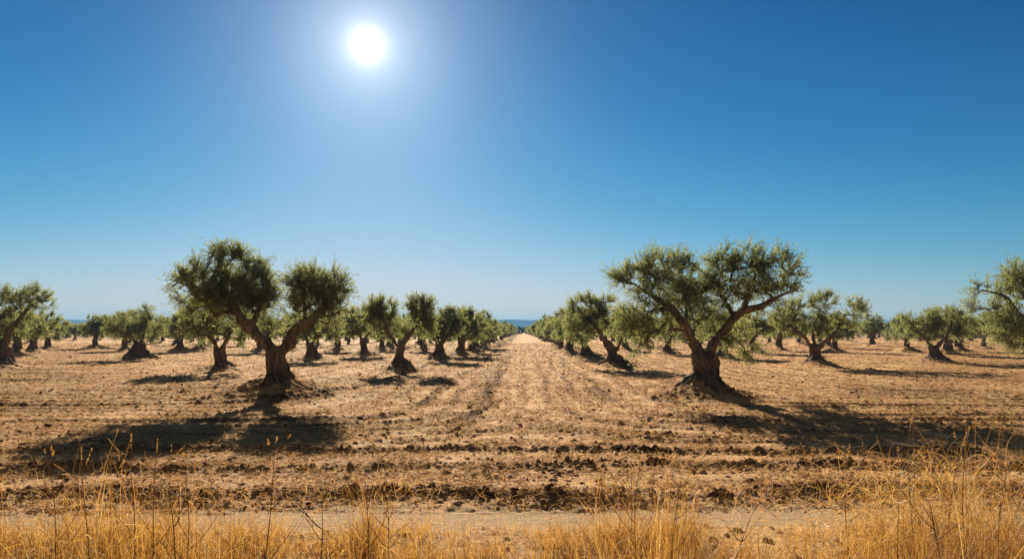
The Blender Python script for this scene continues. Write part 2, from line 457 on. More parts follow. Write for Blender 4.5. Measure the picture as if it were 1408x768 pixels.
# left hero
hand_tree(383, 545,
    [(382, 556, 50), (384, 539, 31), (384, 526, 21), (383, 512, 18), (380, 498, 17), (376, 486, 16.5), (373, 479, 14.5)],
    [[(374, 486, 14), (367, 471, 13, -.05), (347, 453, 10, -.15), (326, 428, 7.5, -.1), (309, 400, 5.5, .1), (300, 372, 3.5, .15), (302, 348, 2, .1)],
     [(386, 492, 12), (394, 474, 11, .05), (411, 450, 10, .15), (436, 431, 8.5, .1), (452, 412, 5, 0), (458, 392, 3, -.1)],
     [(414, 447, 6, .1), (417, 428, 4.5, .25), (415, 408, 3, .3), (412, 390, 2, .3)],
     [(436, 431, 5, .1), (454, 433, 3.5, -.15), (470, 428, 2.2, -.3)],
     [(345, 452, 6, -.15), (352, 428, 4.5, .2), (352, 400, 3, .45), (350, 378, 2, .5)],
     [(326, 428, 5, -.1), (296, 406, 4, -.5), (266, 392, 2, -.7)]],
    [(314, 366, 33, 30, 0.1), (307, 348, 17, 18, .1, .8), (326, 356, 16, 16, .2, .7), (344, 388, 30, 28, .3), (350, 370, 16, 16, .4, .7), (284, 386, 30, 24, -.4), (262, 386, 18, 14, -.5, .8), (264, 402, 18, 12, -.3, .6), (316, 402, 44, 32, .1, 1.1),
     (355, 412, 28, 28, .2), (290, 418, 40, 24, -.2), (366, 440, 18, 20, .3, .7), (330, 436, 18, 14, -.2, .5),
     (437, 393, 40, 26, 0), (415, 388, 26, 20, .3), (456, 400, 23, 25, -.1), (464, 424, 18, 17, -.3), (425, 412, 30, 22, .2), (403, 428, 16, 22, .2, .7), (448, 440, 22, 12, 0, .6), (364, 412, 13, 22, .25, .7)],
    'large forked old olive tree with a gap between two crowns, left of the aisle', HERO, 11,
    cav=[(374, 515, 4, 9, .16), (391, 514, 4, 8, .14), (381, 533, 5, 5, .1)], mound=(1.9, 0.54), depth=0.8, **HK)
# right hero
hand_tree(968, 545,
    [(968, 556, 50), (969, 540, 33), (970, 526, 21.5), (971, 508, 18.5), (967, 492, 18), (963, 480, 18)],
    [[(960, 488, 13), (953, 470, 12, -.05), (937, 449, 10, -.2), (918, 424, 7.5, -.2), (900, 405, 5, -.1), (880, 393, 3.2, 0), (862, 386, 2, .1)],
     [(972, 492, 11), (980, 474, 10.5, .1), (999, 453, 9, .2), (1017, 431, 8, .1), (1044, 421, 5.5, -.1), (1066, 408, 3.5, -.2), (1090, 402, 2, -.3)],
     [(1012, 436, 6, .1), (1003, 414, 4.5, .35), (998, 392, 3, .5), (1000, 370, 2, .5)],
     [(1020, 430, 6, .1), (1032, 405, 4.5, .1), (1038, 380, 3, .05), (1040, 358, 2, 0)],
     [(936, 448, 5, -.2), (946, 428, 3.5, .2), (952, 405, 2.4, .35)],
     [(917, 424, 5, -.2), (895, 425, 3.5, -.7), (876, 432, 2.2, -.9)]],
    [(900, 372, 40, 24, 0), (872, 386, 29, 18, 0), (926, 362, 26, 18, .3), (853, 383, 12, 8, 0, .5), (918, 400, 44, 26, .1), (940, 380, 24, 26, .3, .8),
     (880, 420, 34, 26, -.4, 1, .1), (874, 455, 24, 30, -.6, .9, -.35), (858, 440, 18, 26, -.5, .8, -.3), (902, 450, 26, 22, -.3, .8, .1),
     (1000, 362, 30, 24, .3), (1032, 357, 30, 21, 0), (1060, 372, 34, 28, -.1), (1080, 384, 23, 20, -.2), (1010, 395, 40, 30, .3), (1048, 398, 40, 24, .1), (975, 385, 20, 22, .3, .7),
     (985, 425, 28, 26, .4, .8), (1016, 462, 24, 18, .4, .8), (1034, 478, 18, 20, .3, .9, -.2), (990, 462, 22, 16, .4, .6), (1060, 425, 22, 12, .1, .5), (955, 445, 22, 18, .4, .8), (966, 402, 24, 24, .35, .9), (974, 430, 24, 20, .45, .8), (948, 418, 22, 20, .4, .8)],
    'large old olive tree with root flare and drooping left foliage, right of the aisle', HERO, 23,
    cav=[(961, 521, 5, 10, .18), (985, 520, 4, 9, .14), (969, 484, 6, 6, .12)], mound=(1.9, 0.50), depth=0.8, **HK)
# right edge, trunk outside the frame
hand_tree(1476, 536,
    [(1476, 546, 40), (1475, 528, 25), (1472, 510, 20), (1468, 492, 19), (1466, 482, 18)],
    [[(1462, 488, 13), (1448, 465, 11, 0), (1428, 450, 9, -.1), (1405, 439, 6.5, -.2), (1392, 428, 4.5, -.2), (1376, 410, 3.4, -.2), (1355, 401, 2.2, -.2), (1340, 398, 1.5, -.2)],
     [(1476, 490, 11), (1490, 465, 10, .1), (1510, 440, 8, .2), (1530, 415, 5, .1), (1545, 395, 3, 0)],
     [(1447, 464, 6, 0), (1440, 430, 5, .3), (1425, 400, 3.5, .3), (1412, 375, 2, .2)]],
    [(1405, 378, 26, 18, 0), (1420, 396, 38, 30, .1), (1346, 397, 14, 9, -.2, .8), (1362, 402, 15, 8, -.2, .6), (1335, 424, 11, 6, -.2, .5), (1352, 424, 14, 7, -.2, .5), (1376, 452, 32, 22, -.3, 1, .1), (1402, 468, 34, 20, -.3, 1, -.1),
     (1450, 372, 34, 26, .2), (1500, 380, 44, 30, 0), (1540, 400, 40, 30, 0), (1470, 410, 44, 32, .2), (1520, 435, 44, 24, 0), (1430, 440, 34, 26, .2), (1380, 428, 20, 14, 0, .6)],
    'olive tree cut by the right edge of the frame, its trunk out of view', HERO, 37, mound=(1.8, 0.3), depth=0.8, **HK)

MK = dict(leaf=(0.105, 0.033), n_attr=165, twigs=9, per=13, tw_len=0.40, voxel=0.035, shrink=0.06)
def z4(*p): return (400 + p[0] / 4.14, 390 + p[1] / 4.14)
hand_tree(551, 510,
    [(551, 516, 24), (551, 504, 14), (551, 492, 8.5), (550, 480, 7.5), (549, 473, 8)],
    [[(547, 476, 6), (540, 467, 5.5, 0), (532, 458, 4.5, 0), (528, 445, 3.2, 0), (526, 430, 2, 0)], [(551, 476, 6), (558, 466, 5.5, 0), (567, 456, 4.8, 0), (575, 444, 3, 0), (580, 432, 2, 0)]],
    [(524, 426, 22, 17, 0), (512, 432, 13, 11, 0, .7), (578, 427, 19, 18, 0), (586, 424, 10, 14, 0, .6), (552, 455, 22, 10, .4, .4), (588, 448, 14, 13, 0), (520, 446, 16, 11, .1, .8)],
    'y-shaped olive tree with two rounded crown tufts, first in row left of aisle', MID, 41, mound=(1.39, 0.45), **MK)
hand_tree(604, 495,
    [(604, 500, 18), (604, 488, 9), (604, 476, 6.5), (605, 468, 6.5)],
    [[(603, 471, 4.5), (598, 462, 4, .1), (596, 448, 2.5, .2)], [(607, 471, 4.5), (616, 459, 4, 0), (622, 447, 2.5, 0), (626, 436, 1.5, 0)]],
    [(620, 437, 18, 13, 0), (598, 453, 16, 16, 0), (612, 456, 20, 14, 0), (630, 447, 11, 11, 0, .7)],
    'olive tree second in the row left of the aisle, leaning limb to the right', MID, 43, mound=(1.39, 0.43), **MK)
hand_tree(845, 504,
    [(847, 510, 22), (845, 500, 12), (842, 488, 8.5), (838, 476, 8), (834, 470, 7.5)],
    [[(836, 474, 7), (830, 463, 6, 0), (822, 452, 4.5, 0), (812, 440, 3, 0), (804, 428, 1.8, 0)], [(847, 481, 4.5), (852, 474, 4, 0), (855, 464, 2.8, .1), (852, 448, 1.6, .2)]],
    [(803, 424, 24, 19, 0), (828, 421, 23, 17, .1), (842, 440, 19, 22, .2), (798, 449, 21, 20, -.1), (820, 442, 22, 16, .1), (850, 458, 12, 14, .2, .7), (786, 444, 10, 16, 0, .7)],
    'olive tree leaning left with a stub limb, first in row right of aisle', MID, 47, mound=(1.39, 0.39), **MK)
hand_tree(805, 493,
    [(806, 498, 18), (805, 487, 9), (804, 474, 6), (803, 468, 6)],
    [[(802, 470, 5), (797, 458, 4, 0), (793, 444, 2, 0)], [(806, 470, 4), (812, 458, 3, 0), (816, 446, 2, 0)]],
    [(797, 445, 21, 20, 0), (790, 455, 16, 16, 0), (812, 452, 16, 17, .1), (788, 436, 10, 10, 0, .7)],
    'olive tree second in the row right of the aisle, crown overlapping its neighbour', MID, 53, mound=(1.31, 0.39), **MK)
hand_tree(1121, 503,
    [(1121, 509, 22), (1121, 499, 12), (1120, 486, 8.5), (1119, 475, 9)],
    [[(1116, 478, 6), (1108, 467, 5, 0), (1096, 455, 4, 0), (1084, 443, 2.2, 0)], [(1120, 476, 5), (1121, 460, 3.5, .2), (1124, 440, 2.2, .2)], [(1124, 479, 6), (1134, 470, 4.6, 0), (1146, 459, 3.8, 0), (1156, 445, 2.6, 0), (1164, 430, 1.6, 0)]],
    [(1080, 432, 22, 17, 0), (1098, 420, 16, 14, 0, .8), (1132, 418, 23, 16, .1), (1172, 427, 19, 14, -.1), (1110, 442, 26, 15, .2), (1142, 445, 24, 14, .1), (1168, 443, 13, 9, 0, .6), (1078, 448, 16, 12, 0, .8), (1120, 455, 24, 9, .3, .6)],
    'spreading olive tree with three open limbs, directly right of the largest right-hand tree', MID, 59, mound=(1.56, 0.39), **MK)
hand_tree(1286, 498,
    [(1287, 503, 22), (1286, 494, 12), (1284, 484, 8.5), (1283, 476, 9)],
    [[(1281, 478, 5), (1274, 469, 4.6, 0), (1265, 460, 3.4, 0), (1256, 448, 2, 0)], [(1288, 477, 5), (1297, 466, 4.4, 0), (1304, 455, 3.2, 0), (1308, 440, 2, 0)]],
    [(1262, 448, 24, 18, 0), (1248, 440, 11, 11, 0, .7), (1300, 440, 30, 16, 0), (1326, 448, 20, 18, 0), (1284, 448, 22, 16, .1), (1280, 460, 24, 8, .2, .6), (1316, 460, 20, 10, 0, .7)],
    'low broad olive tree with v-shaped limbs near the right side of the orchard', MID, 61, mound=(1.48, 0.37), **MK)
hand_tree(188, 493,
    [(189, 497, 24), (189, 488, 13), (191, 478, 10), (192, 470, 9)],
    [[(188, 473, 5), (182, 467, 4.4, 0), (176, 458, 3.4, 0), (170, 446, 2, 0)], [(194, 474, 6), (197, 464, 4.4, 0), (199, 454, 3.4, 0), (200, 442, 2, 0)]],
    [(163, 445, 20, 17, 0), (188, 440, 21, 17, 0), (208, 446, 20, 18, 0), (188, 458, 33, 14, 0), (162, 459, 18, 13, 0, .8), (214, 460, 14, 13, 0, .7), (200, 430, 12, 8, 0, .6)],
    'dense rounded olive tree standing alone beside the open left alley', MID, 67, mound=(1.56, 0.39), **MK)
hand_tree(4, 505,
    [(4, 512, 28), (4, 500, 15), (3, 488, 12), (3, 476, 11)],
    [[(6, 480, 8), (14, 458, 6.5, 0), (25, 443, 5, 0), (34, 433, 4, 0), (40, 420, 2.2, 0)], [(1, 480, 8), (-8, 458, 6, 0), (-20, 440, 4, 0)], [(4, 476, 5), (4, 450, 4, .2), (2, 425, 2.5, .2)]],
    [(28, 410, 22, 16, 0), (52, 409, 20, 16, 0), (64, 418, 9, 8, 0, .6), (6, 416, 26, 24, 0), (20, 438, 26, 16, .1), (45, 428, 16, 10, 0, .6), (-20, 425, 28, 26, 0), (-10, 450, 26, 18, 0), (12, 452, 20, 12, .3, .7)],
    'tall olive tree cut by the left edge of the frame, wide fluted trunk', MID, 71, mound=(1.56, 0.39), **MK)
hand_tree(305, 509,
    [(306, 514, 22), (305, 503, 13), (303, 492, 9.5), (302, 482, 9)],
    [[(300, 485, 6), (293, 468, 5, 0), (284, 450, 3.4, 0), (276, 434, 2, 0)], [(304, 485, 6), (312, 466, 5, 0), (322, 448, 3.4, 0)]],
    [(284, 430, 30, 22, 0), (262, 440, 20, 18, 0), (306, 434, 30, 24, 0), (285, 455, 34, 16, 0), (325, 455, 24, 18, 0), (262, 420, 14, 10, 0, .6), (340, 440, 14, 16, 0, .7)],
    'olive tree half hidden behind the lower left foliage of the large forked tree', MID, 73, mound=(1.39, 0.39), **MK)
hand_tree(430, 495,
    [(430, 500, 20), (429, 488, 10), (428, 478, 7.5), (427, 470, 7)],
    [[(425, 473, 5), (419, 460, 4, 0), (414, 446, 2, 0)], [(430, 473, 5), (437, 460, 4, 0), (442, 446, 2, 0)]],
    [(418, 442, 20, 17, 0), (440, 442, 20, 17, 0), (430, 456, 26, 14, 0), (456, 455, 14, 14, 0), (404, 455, 14, 12, 0, .7)],
    'olive tree behind the right crown of the large forked tree, trunk seen beneath it', MID, 79, mound=(1.39, 0.43), **MK)

# ---- generic trees, shared meshes
def generic_spec(seed):
    rng = np.random.default_rng(seed)
    h = rng.uniform(2.95, 3.35); fk = rng.uniform(0.9, 1.15)
    lean = rng.uniform(-0.15, 0.15)
    sp = {'trunk': [(0, 0, -0.2, .55), (0.02, 0, .12, .36), (lean * .5, 0, .5, .24), (lean, 0, fk, .23)], 'limbs': [], 'lobes': []}
    n = int(rng.integers(2, 5)); a0 = rng.uniform(0, 6.28)
    for k in range(n):
        a = a0 + k / n * 6.28 + rng.uniform(-.4, .4); sp_ = rng.uniform(0.55, 0.95)
        c, s = math.cos(a), math.sin(a)
        top = h * rng.uniform(.66, .8)
        sp['limbs'].append([(lean + c * .05, s * .05, fk - .12, .15), (lean + c * .3 * sp_, s * .3 * sp_, fk + .25, .12), (lean + c * .75 * sp_, s * .75 * sp_, (fk + top) / 2, .085), (lean + c * sp_, s * sp_, top, .04)])
        sp['lobes'].append((lean + c * sp_ * 1.05, s * sp_ * 1.05, top * rng.uniform(.93, 1.03), rng.uniform(.7, .95), rng.uniform(.7, .95), rng.uniform(.55, .7)))
        a += rng.uniform(.4, .9)
        sp['lobes'].append((lean + math.cos(a) * sp_ * .95, math.sin(a) * sp_ * .95, h * rng.uniform(.44, .54), rng.uniform(.75, 1.05), rng.uniform(.75, 1.05), rng.uniform(.48, .62), 1.1, .0))
    sp['lobes'].append((lean, 0, h * .60, 1.1, 1.1, .68)); a = rng.uniform(0, 6.28); sp['lobes'].append((lean + math.cos(a) * .8, math.sin(a) * .8, h * .55, .9, .9, .6, 1, .2)); sp['lobes'].append((lean - math.cos(a) * .8, -math.sin(a) * .8, h * .58, .9, .9, .6, 1, .2)); sp['lobes'].append((lean + rng.uniform(-.3, .3), 0, h * .8, .7, .7, .5))
    return sp
NEARV = [make_tree(generic_spec(200 + i), 200 + i, leaf=(0.14, 0.047), n_attr=110, twigs=10, per=11, tw_len=0.38, voxel=0.05, fine=False) for i in range(12)]
FARV = [make_tree(generic_spec(300 + i), 300 + i, leaf=(0.24, 0.085), n_attr=60, twigs=8, per=8, tw_len=0.40, voxel=0.08, fine=False) for i in range(5)]

prng = random.Random(5)
def put(x, y, label, group, scale=None):
    v = NEARV if y < 95 else FARV
    tm, cm = v[prng.randrange(len(v))]
    s = scale or prng.uniform(0.9, 1.12)
    place(tm, cm, x, y, 0.0, prng.uniform(0, 6.283), s, label, group)
    TREES.append((x, y, 1.4 if y < 70 else 1.6, prng.uniform(.40, .54), prng.randrange(1000))); placed.append((x, y))

NAMED = [  # base pixel, label
    (633, 489, 'olive tree third in the row left of the aisle, after the right-leaning one'),
    (783, 488, 'olive tree third in the row right of the aisle, trunk in dark shade'),
    (501, 489, 'olive tree between the large forked tree and the y-shaped one, on a cone of soil'),
    (24, 490, 'olive tree directly behind the tall one at the left edge'),
    (46, 485, 'olive tree second behind the tall one at the left edge'),
    (67, 480, 'olive tree third behind the tall one at the left edge'),
    (131, 479, 'small olive tree across the left alley, left of the dense rounded tree'),
    (172, 482, 'olive tree peeking out behind the dense rounded tree by the left alley'),
    (917, 487, 'olive tree seen under the left limb of the large right-hand tree'),
    (994, 492, 'olive tree directly behind the trunk of the large right-hand tree'),
    (1036, 485, 'olive tree seen under the right crown of the large right-hand tree'),
    (1071, 482, 'olive tree left of the three-limbed spreading tree, close behind its crown'),
    (1147, 484, 'olive tree just behind the right limb of the three-limbed spreading tree'),
    (1248, 484, 'olive tree just left of the low broad tree with v-shaped limbs'),
    (1302, 488, 'olive tree directly behind the low broad tree with v-shaped limbs'),
    (1318, 483, 'olive tree second behind the low broad tree with v-shaped limbs'),
    (1352, 480, 'olive tree under the hanging foliage of the tree at the right edge'),
    (248, 483, 'olive tree in the gap between the dense rounded tree and the half hidden one'),
    (276, 481, 'olive tree with crown just left of the half hidden tree'),
    (464, 483, 'olive tree with thin trunk under the outer right foliage of the large forked tree'),
    (358, 484, 'olive tree seen low behind the left limb of the large forked tree'),
    (582, 482, 'olive tree behind the gap between the first two trees left of the aisle'),
    (860, 482, 'olive tree behind the stub limb of the tree leaning left'),
    (1199, 475, 'small olive tree at the mouth of the open right alley'),
    (524, 482, 'olive tree directly left of and behind the y-shaped tree'),
]
for bx, by, lab in NAMED:
    d = dist_of(by); put((bx - CX) * d / F, d, lab, MID, prng.uniform(1.0, 1.1))

def far_enough(x, y, r):
    return all((x - a) ** 2 + (y - b) ** 2 > r * r for a, b in placed)
y = 55.5
while y < 335:                                   # the two rows along the aisle
    for sgn, fx, lab in ((-1, -4.2 + .016 * y, 'olive tree in the long receding row along the left side of the aisle'),
                         (1, 3.5 + .0125 * y, 'olive tree in the long receding row along the right side of the aisle')):
        if far_enough(fx, y, 4.5):
            put(fx + prng.uniform(-.3, .3), y + prng.uniform(-.5, .5), lab, 'row left of the aisle' if sgn < 0 else 'row right of the aisle')
    y += 7.6 if y < 150 else 10.5

far_spots = []
def alley(x, y):                                 # two open diagonal alleys and the aisle
    u = x / y
    a1 = abs(x + 0.600 * y) < 0.030 * y + 2.6 and y < 120   # toward photo x 104
    a2 = abs(x - 0.505 * y) < 0.022 * y + 2.2 and y < 120   # toward photo x 1209
    return a1 or a2
cands = []
for k in range(-34, 35):
    if k == 0: continue
    yy = 48.0 + (k % 2) * 4.2
    while yy < 345:
        xx = (-4.2 + .016 * yy + (k + 0) * 8.8) if k < 0 else (3.5 + .0125 * yy + k * 8.8)
        xx += prng.uniform(-.5, .5); y2 = yy + prng.uniform(-.6, .6)
        if abs(xx) < 0.80 * y2 + 6 and not alley(xx, y2): cands.append((xx, y2))
        yy += 9.0
cands.sort(key=lambda c: c[1])
nearn = 0
for x, y in cands:
    if not far_enough(x, y, 6.0): continue
    if nearn < 205:
        nearn += 1
        if x < 0: lab, g = ('small olive tree in the rows across the left field', 'rows across the left field')
        else: lab, g = ('small olive tree in the rows across the right field', 'rows across the right field')
        if y > 95: lab = lab.replace('small olive', 'distant tiny olive')
        put(x, y, lab, g)
    else:
        far_spots.append((x, y))
# the rest: one mass
def mesh_np(me):
    V = np.empty(len(me.vertices) * 3, np.float32); me.vertices.foreach_get('co', V); V = V.reshape(-1, 3)
    n = len(me.polygons); ls = np.empty(n, np.int32); lt = np.empty(n, np.int32); mi = np.empty(n, np.int32)
    me.polygons.foreach_get('loop_start', ls); me.polygons.foreach_get('loop_total', lt); me.polygons.foreach_get('material_index', mi)
    vi = np.empty(len(me.loops), np.int32); me.loops.foreach_get('vertex_index', vi)
    ti = np.empty(n, np.float32); me.attributes['tint'].data.foreach_get('value', ti)
    q = lt == 4; t = lt == 3
    return V, np.stack([vi[ls[q] + k] for k in range(4)], -1), np.stack([vi[ls[t] + k] for k in range(3)], -1), mi[q], ti[q]
vf = make_tree(generic_spec(401), 401, leaf=(0.55, 0.2), n_attr=22, twigs=5, per=4, tw_len=0.42, voxel=0.14, fine=False)
tvf, cvf = mesh_np(vf[0]), mesh_np(vf[1])
far_spots = [p for p in far_spots if p[1] < 330]
gt, gc = Geo(), Geo()
lq = cvf[3] == 0
for x, y in far_spots:
    a = prng.uniform(0, 6.28); s = prng.uniform(.9, 1.15); ca, sa = math.cos(a) * s, math.sin(a) * s
    def tf(V): return np.stack([V[:, 0] * ca - V[:, 1] * sa + x, V[:, 0] * sa + V[:, 1] * ca + y, V[:, 2] * s], -1)
    gt.add(tf(tvf[0]), tvf[1], tvf[2], 1)
    gc.add(tf(cvf[0]), cvf[1][lq], None, 0, qa=cvf[4][lq])
gall = Geo()
for src, m_ in ((gt, 1), (gc, 0)):
    gall.add(np.concatenate(src.v), np.concatenate(src.q), np.concatenate(src.t) if src.t else None, m_, qa=np.concatenate(src.qa))
me = gall.mesh('distant_orchard', [LEAF, BARK])
o = link('distant_orchard', me); o['kind'] = 'stuff'
o['label'] = 'hazy mass of farthest olive trees along the horizon'; o['category'] = 'olive trees'

# ---- dark wood closing the far end
def wood():
    rng = np.random.default_rng(77); g = Geo(); c = 0
    for i in range(240):
        x = rng.uniform(-330, 340); y = rng.uniform(352, 400); h = rng.uniform(2.2, 3.9); r = rng.uniform(1.8, 3.2)
        M = 130
        d = norm(rng.normal(size=(M, 3))); P = np.array([x, y, h * .5]) + d * rng.uniform(.5, 1, (M, 1)) * [r, r, h * .55]
        P[:, 2] = np.maximum(P[:, 2], .1)
        a = rng.normal(size=(M, 3)) * .42; b = rng.normal(size=(M, 3)) * .42
        g.add(np.stack([P - a, P - b, P + a, P + b], 1).reshape(-1, 3), np.arange(M * 4).reshape(-1, 4), qa=rng.uniform(0, 1, M))
        g.add(*tube([(x, y, -.2), (x, y, h * .6)], [.2, .1], 5))
    return g.mesh('distant_wood', [PINE])
o = link('distant_wood', wood()); o['kind'] = 'stuff'; o['label'] = 'dark low wood across the far end of the orchard'; o['category'] = 'wood'

# ---- small pale post at the end of the aisle
yp = 338.0; xp = (715.6 - CX) * yp / F
e = empty('marker_post', (xp, yp, 0), 'small white post with a cross piece at the far end of the aisle', 'post')
V, Q, T = tube([(0, 0, -.3), (0, 0, 1.95)], [.17, .14], 8); g = Geo(); g.add(V, Q, T); link('post', g.mesh('post', [WHITE], True), e)
V, Q, T = tube([(-.42, 0, 1.55), (.42, 0, 1.55)], [.14, .14], 8); g = Geo(); g.add(V, Q, T); link('cross_piece', g.mesh('cross_piece', [WHITE], True), e)

# ------------------------------------------------------------------ ground
TA = np.array(TREES)
BANDS = [(10.35, .15, .030, 31), (9.05, .18, .042, 32), (7.62, .22, .056, 33)]
def ground_h(x, y, detail=True):
    """height, soil amount, track amount"""
    r = np.hypot(x, y)
    h = 0.03 * n2(x / 9, y / 9, 3) * np.clip(1 - r / 500, 0, 1)
    mound = np.zeros_like(x); ms = np.zeros_like(x)
    for tx, ty, mr, mh, sd in TREES:
        m = (np.abs(x - tx) < mr * 1.4) & (np.abs(y - ty) < mr * 1.4)
        if not m.any(): continue
        dx, dy = x[m] - tx, y[m] - ty
        ang = np.arctan2(dy, dx); rr = np.hypot(dx, dy) / (mr * (1 + .16 * np.cos(2 * ang + sd) + .12 * np.cos(3 * ang + 2 * sd)))
        v = np.clip(1 - rr, 0, 1)
        v = mh * (0.35 * v + .65 * v ** 1.7)
        mound[m] = np.maximum(mound[m], v); ms[m] = np.maximum(ms[m], np.clip(1.25 * (1 - rr), 0, 1))
    # track at the near edge and verge
    wob = 0.18 * n2(x / 3.1, y * 0 + 4.2, 8)
    tm = np.clip(1 - np.abs(y - 6.62 - wob) / 0.62, 0, 1); tm = np.clip(tm * 2.2 - .35 + .5 * n2(x / .5, y / .12, 19) + .3 * n2(x / .16, y / .06, 20), 0, 1)
    band = np.zeros_like(x)
    for yb, w, a, sd in BANDS:
        yc = yb + .30 * n2(x / 4.3, x * 0 + .5, sd) + .10 * n2(x / 1.1, x * 0 + .5, sd + 9)
        strength = np.clip(.8 + .55 * n2(x / 1.7, x * 0 + 1.5, sd + 5), .25, 1.2)
        g_ = np.exp(-((y - yc) / w) ** 2) * strength
        band = np.maximum(band, g_); h = h + a * g_
    # fainter tillage lines over the field, along the aisle in its middle
    xa = x - .013 * y
    ais = np.clip(1 - np.abs(xa) / 3.2, 0, 1) ** .7 * (y > 11)
    ka = np.abs(xa) * 1.15 + .35; kb = np.maximum(y - 10.9, .02)
    kk = 1.5
    phase = -kk * np.log(np.exp(-np.clip(ka / kk, 0, 60)) + np.exp(-np.clip(kb / kk, 0, 60)) + 1e-12)       # headland lines that turn up into the aisle
    phase = np.where(phase > 34, kb, phase) + .22 * n2(x / 2.2, y / 2.2, 14) + .35 * n2(x / 7, y / 7, 24)
    till = np.sin(phase * 6.2832 / .92) + .55 * np.sin(phase * 6.2832 / .41 + 1.0)
    patch = np.clip(.5 + .9 * n2(x / 5, y / 3.2, 15), 0, 1)
    field = np.where(y > 11, 1.0, 0.35) * (1 - tm)
    near = .85
    h = h + .030 * near * till * (.45 + .55 * patch) * field
    rut = np.exp(-((xa + 1.0 + .1 * n2(y / 4, y * 0, 4)) / .28) ** 2) * np.clip((y - 11) / 3, 0, 1) * np.clip((70 - y) / 30, 0, 1)
    arcs = np.zeros_like(x)                      # wheel tracks that sweep out of the aisle round the near trees
    for c_, w_, a_ in ((1.75, .13, .8), (2.75, .16, 1.0), (4.3, .14, .8), (5.6, .18, .9), (8.0, .2, .7)):
        arcs = np.maximum(arcs, a_ * np.exp(-((phase - c_) / w_) ** 2))
    arcs = arcs * (y > 11) * np.clip((75 - y) / 35, 0, 1) * np.clip(.75 + .6 * n2(x / 1.5, y / 1.5, 44), .2, 1.1)
    rut = np.maximum(rut, arcs * .8); h = h - .018 * arcs
    soil = np.clip(band * .95 + ms * .48 + .72 * np.clip(till - .2, -.25, 2) * (.4 + .6 * patch) * field + rut * .95, 0, 1.3)
    if detail:
        pres = np.clip(.03 + .80 * band + .75 * ms + .5 * rut + .26 * (.3 + .7 * patch) * field * (till > .35) + .04 * field, 0, .95) * (1 - .97 * tm)
        c1 = clods(x, y, .072, pres * .9, 101); c2 = clods(x, y, .036, np.clip(pres * 1.1 + .10 * (1 - tm), 0, 1), 202); c3 = clods(x, y, .125, np.clip(pres * .8 - .22, 0, 1), 303)
        nz = .020 * n2(x / .35, y / .35, 51) + .012 * n2(x / .12, y / .12, 52) + .008 * n2(x / .055, y / .055, 53)
        rough = (.45 + .9 * np.clip(band + ms, 0, 1)) * (1 - .75 * tm)
        fade = np.clip(1.4 - r / 160, 0, 1)
        h = h + (c1 * .8 + c2 * .8 + c3 * .65 + nz * rough) * fade
        soil = soil + 2.2 * np.clip(c1 * 4 + c2 * 5, 0, .4) * .5
        mound = mound * (1 + .22 * n2(x / .3, y / .3, 61))
    h = h + mound - .03 * tm
    return h, soil, tm

def build_ground():
    a_in = np.linspace(-R(43), R(43), 900); a_out = np.linspace(R(43), 2 * math.pi - R(43), 62)[1:-1]
    ang = np.concatenate([a_in, a_out])
    rs = np.concatenate([np.arange(.6, 3, .12), np.arange(3, 5.6, .04), np.arange(5.6, 12.5, .024), np.arange(12.5, 24, .05), np.arange(24, 48, .10), np.arange(48, 80, .25),
                         np.geomspace(80, 420, 90), np.geomspace(450, 4000, 20)])
    nr, na = len(rs), len(ang)
    X = rs[:, None] * np.sin(ang)[None]; Y = rs[:, None] * np.cos(ang)[None]
    h, soil, tm = ground_h(X.ravel(), Y.ravel())
    V = np.stack([X.ravel(), Y.ravel(), h], -1)
    i = np.arange(nr - 1)[:, None] * na; k = np.arange(na)[None]; k1 = (k + 1) % na
    Q = np.stack([i + k, i + na + k, i + na + k1, i + k1], -1).reshape(-1, 4)[:, ::-1]
    c = len(V); V = np.vstack([V, [0, 0, 0]]); kk = np.arange(na)
    T = np.stack([np.full(na, c), (kk + 1) % na, kk], -1)
    me = np_mesh('ground', V, Q, T, [SOIL], None, True, {'soil': ('POINT', np.append(soil, 0)), 'track': ('POINT', np.append(tm, 0))})
    o = link('ground', me); o['kind'] = 'structure'
    return o
gr = build_ground()

# ---- hills
def hills():
    for nm, y0, peaks, seed in (('hills', 2500, 46, 5),):
        x = np.linspace(-2700, 2700, 420); v = np.linspace(-1, 1, 40)
        prof = (0.55 + .75 * n2(x / 450, x * 0 + .3, 91) + .28 * n2(x / 150, x * 0 + .3, 92))
        prof = np.clip(prof, .12, 1.15)
        for xc, w, a in ((-1500, 220, .66), (-1180, 150, .5), (-40, 170, .42), (1225, 180, .62), (1560, 150, .5)):
            prof = np.maximum(prof, .25 + a * np.exp(-((x - xc) / w) ** 2))
        X, Vv = np.meshgrid(x, v)
        Z = peaks * prof[None] * np.clip(1 - np.abs(Vv) ** 1.6, 0, 1) * (1 + .12 * n2(X / 90, Vv * 3, 93)) + 1.2 * n2(X / 22, Vv * 9, 94) - 2
        Y = y0 + Vv * 130 + 60 * n2(X / 350, Vv, 95)
        V = np.stack([X.ravel(), Y.ravel(), Z.ravel()], -1); n = len(x)
        i = np.arange(39)[:, None] * n; k = np.arange(n - 1)[None]
        Q = np.stack([i + k, i + k + 1, i + n + k + 1, i + n + k], -1).reshape(-1, 4)
        o = link(nm, np_mesh(nm, V, Q, None, [HILL], None, True)); o['kind'] = 'structure'
hills()

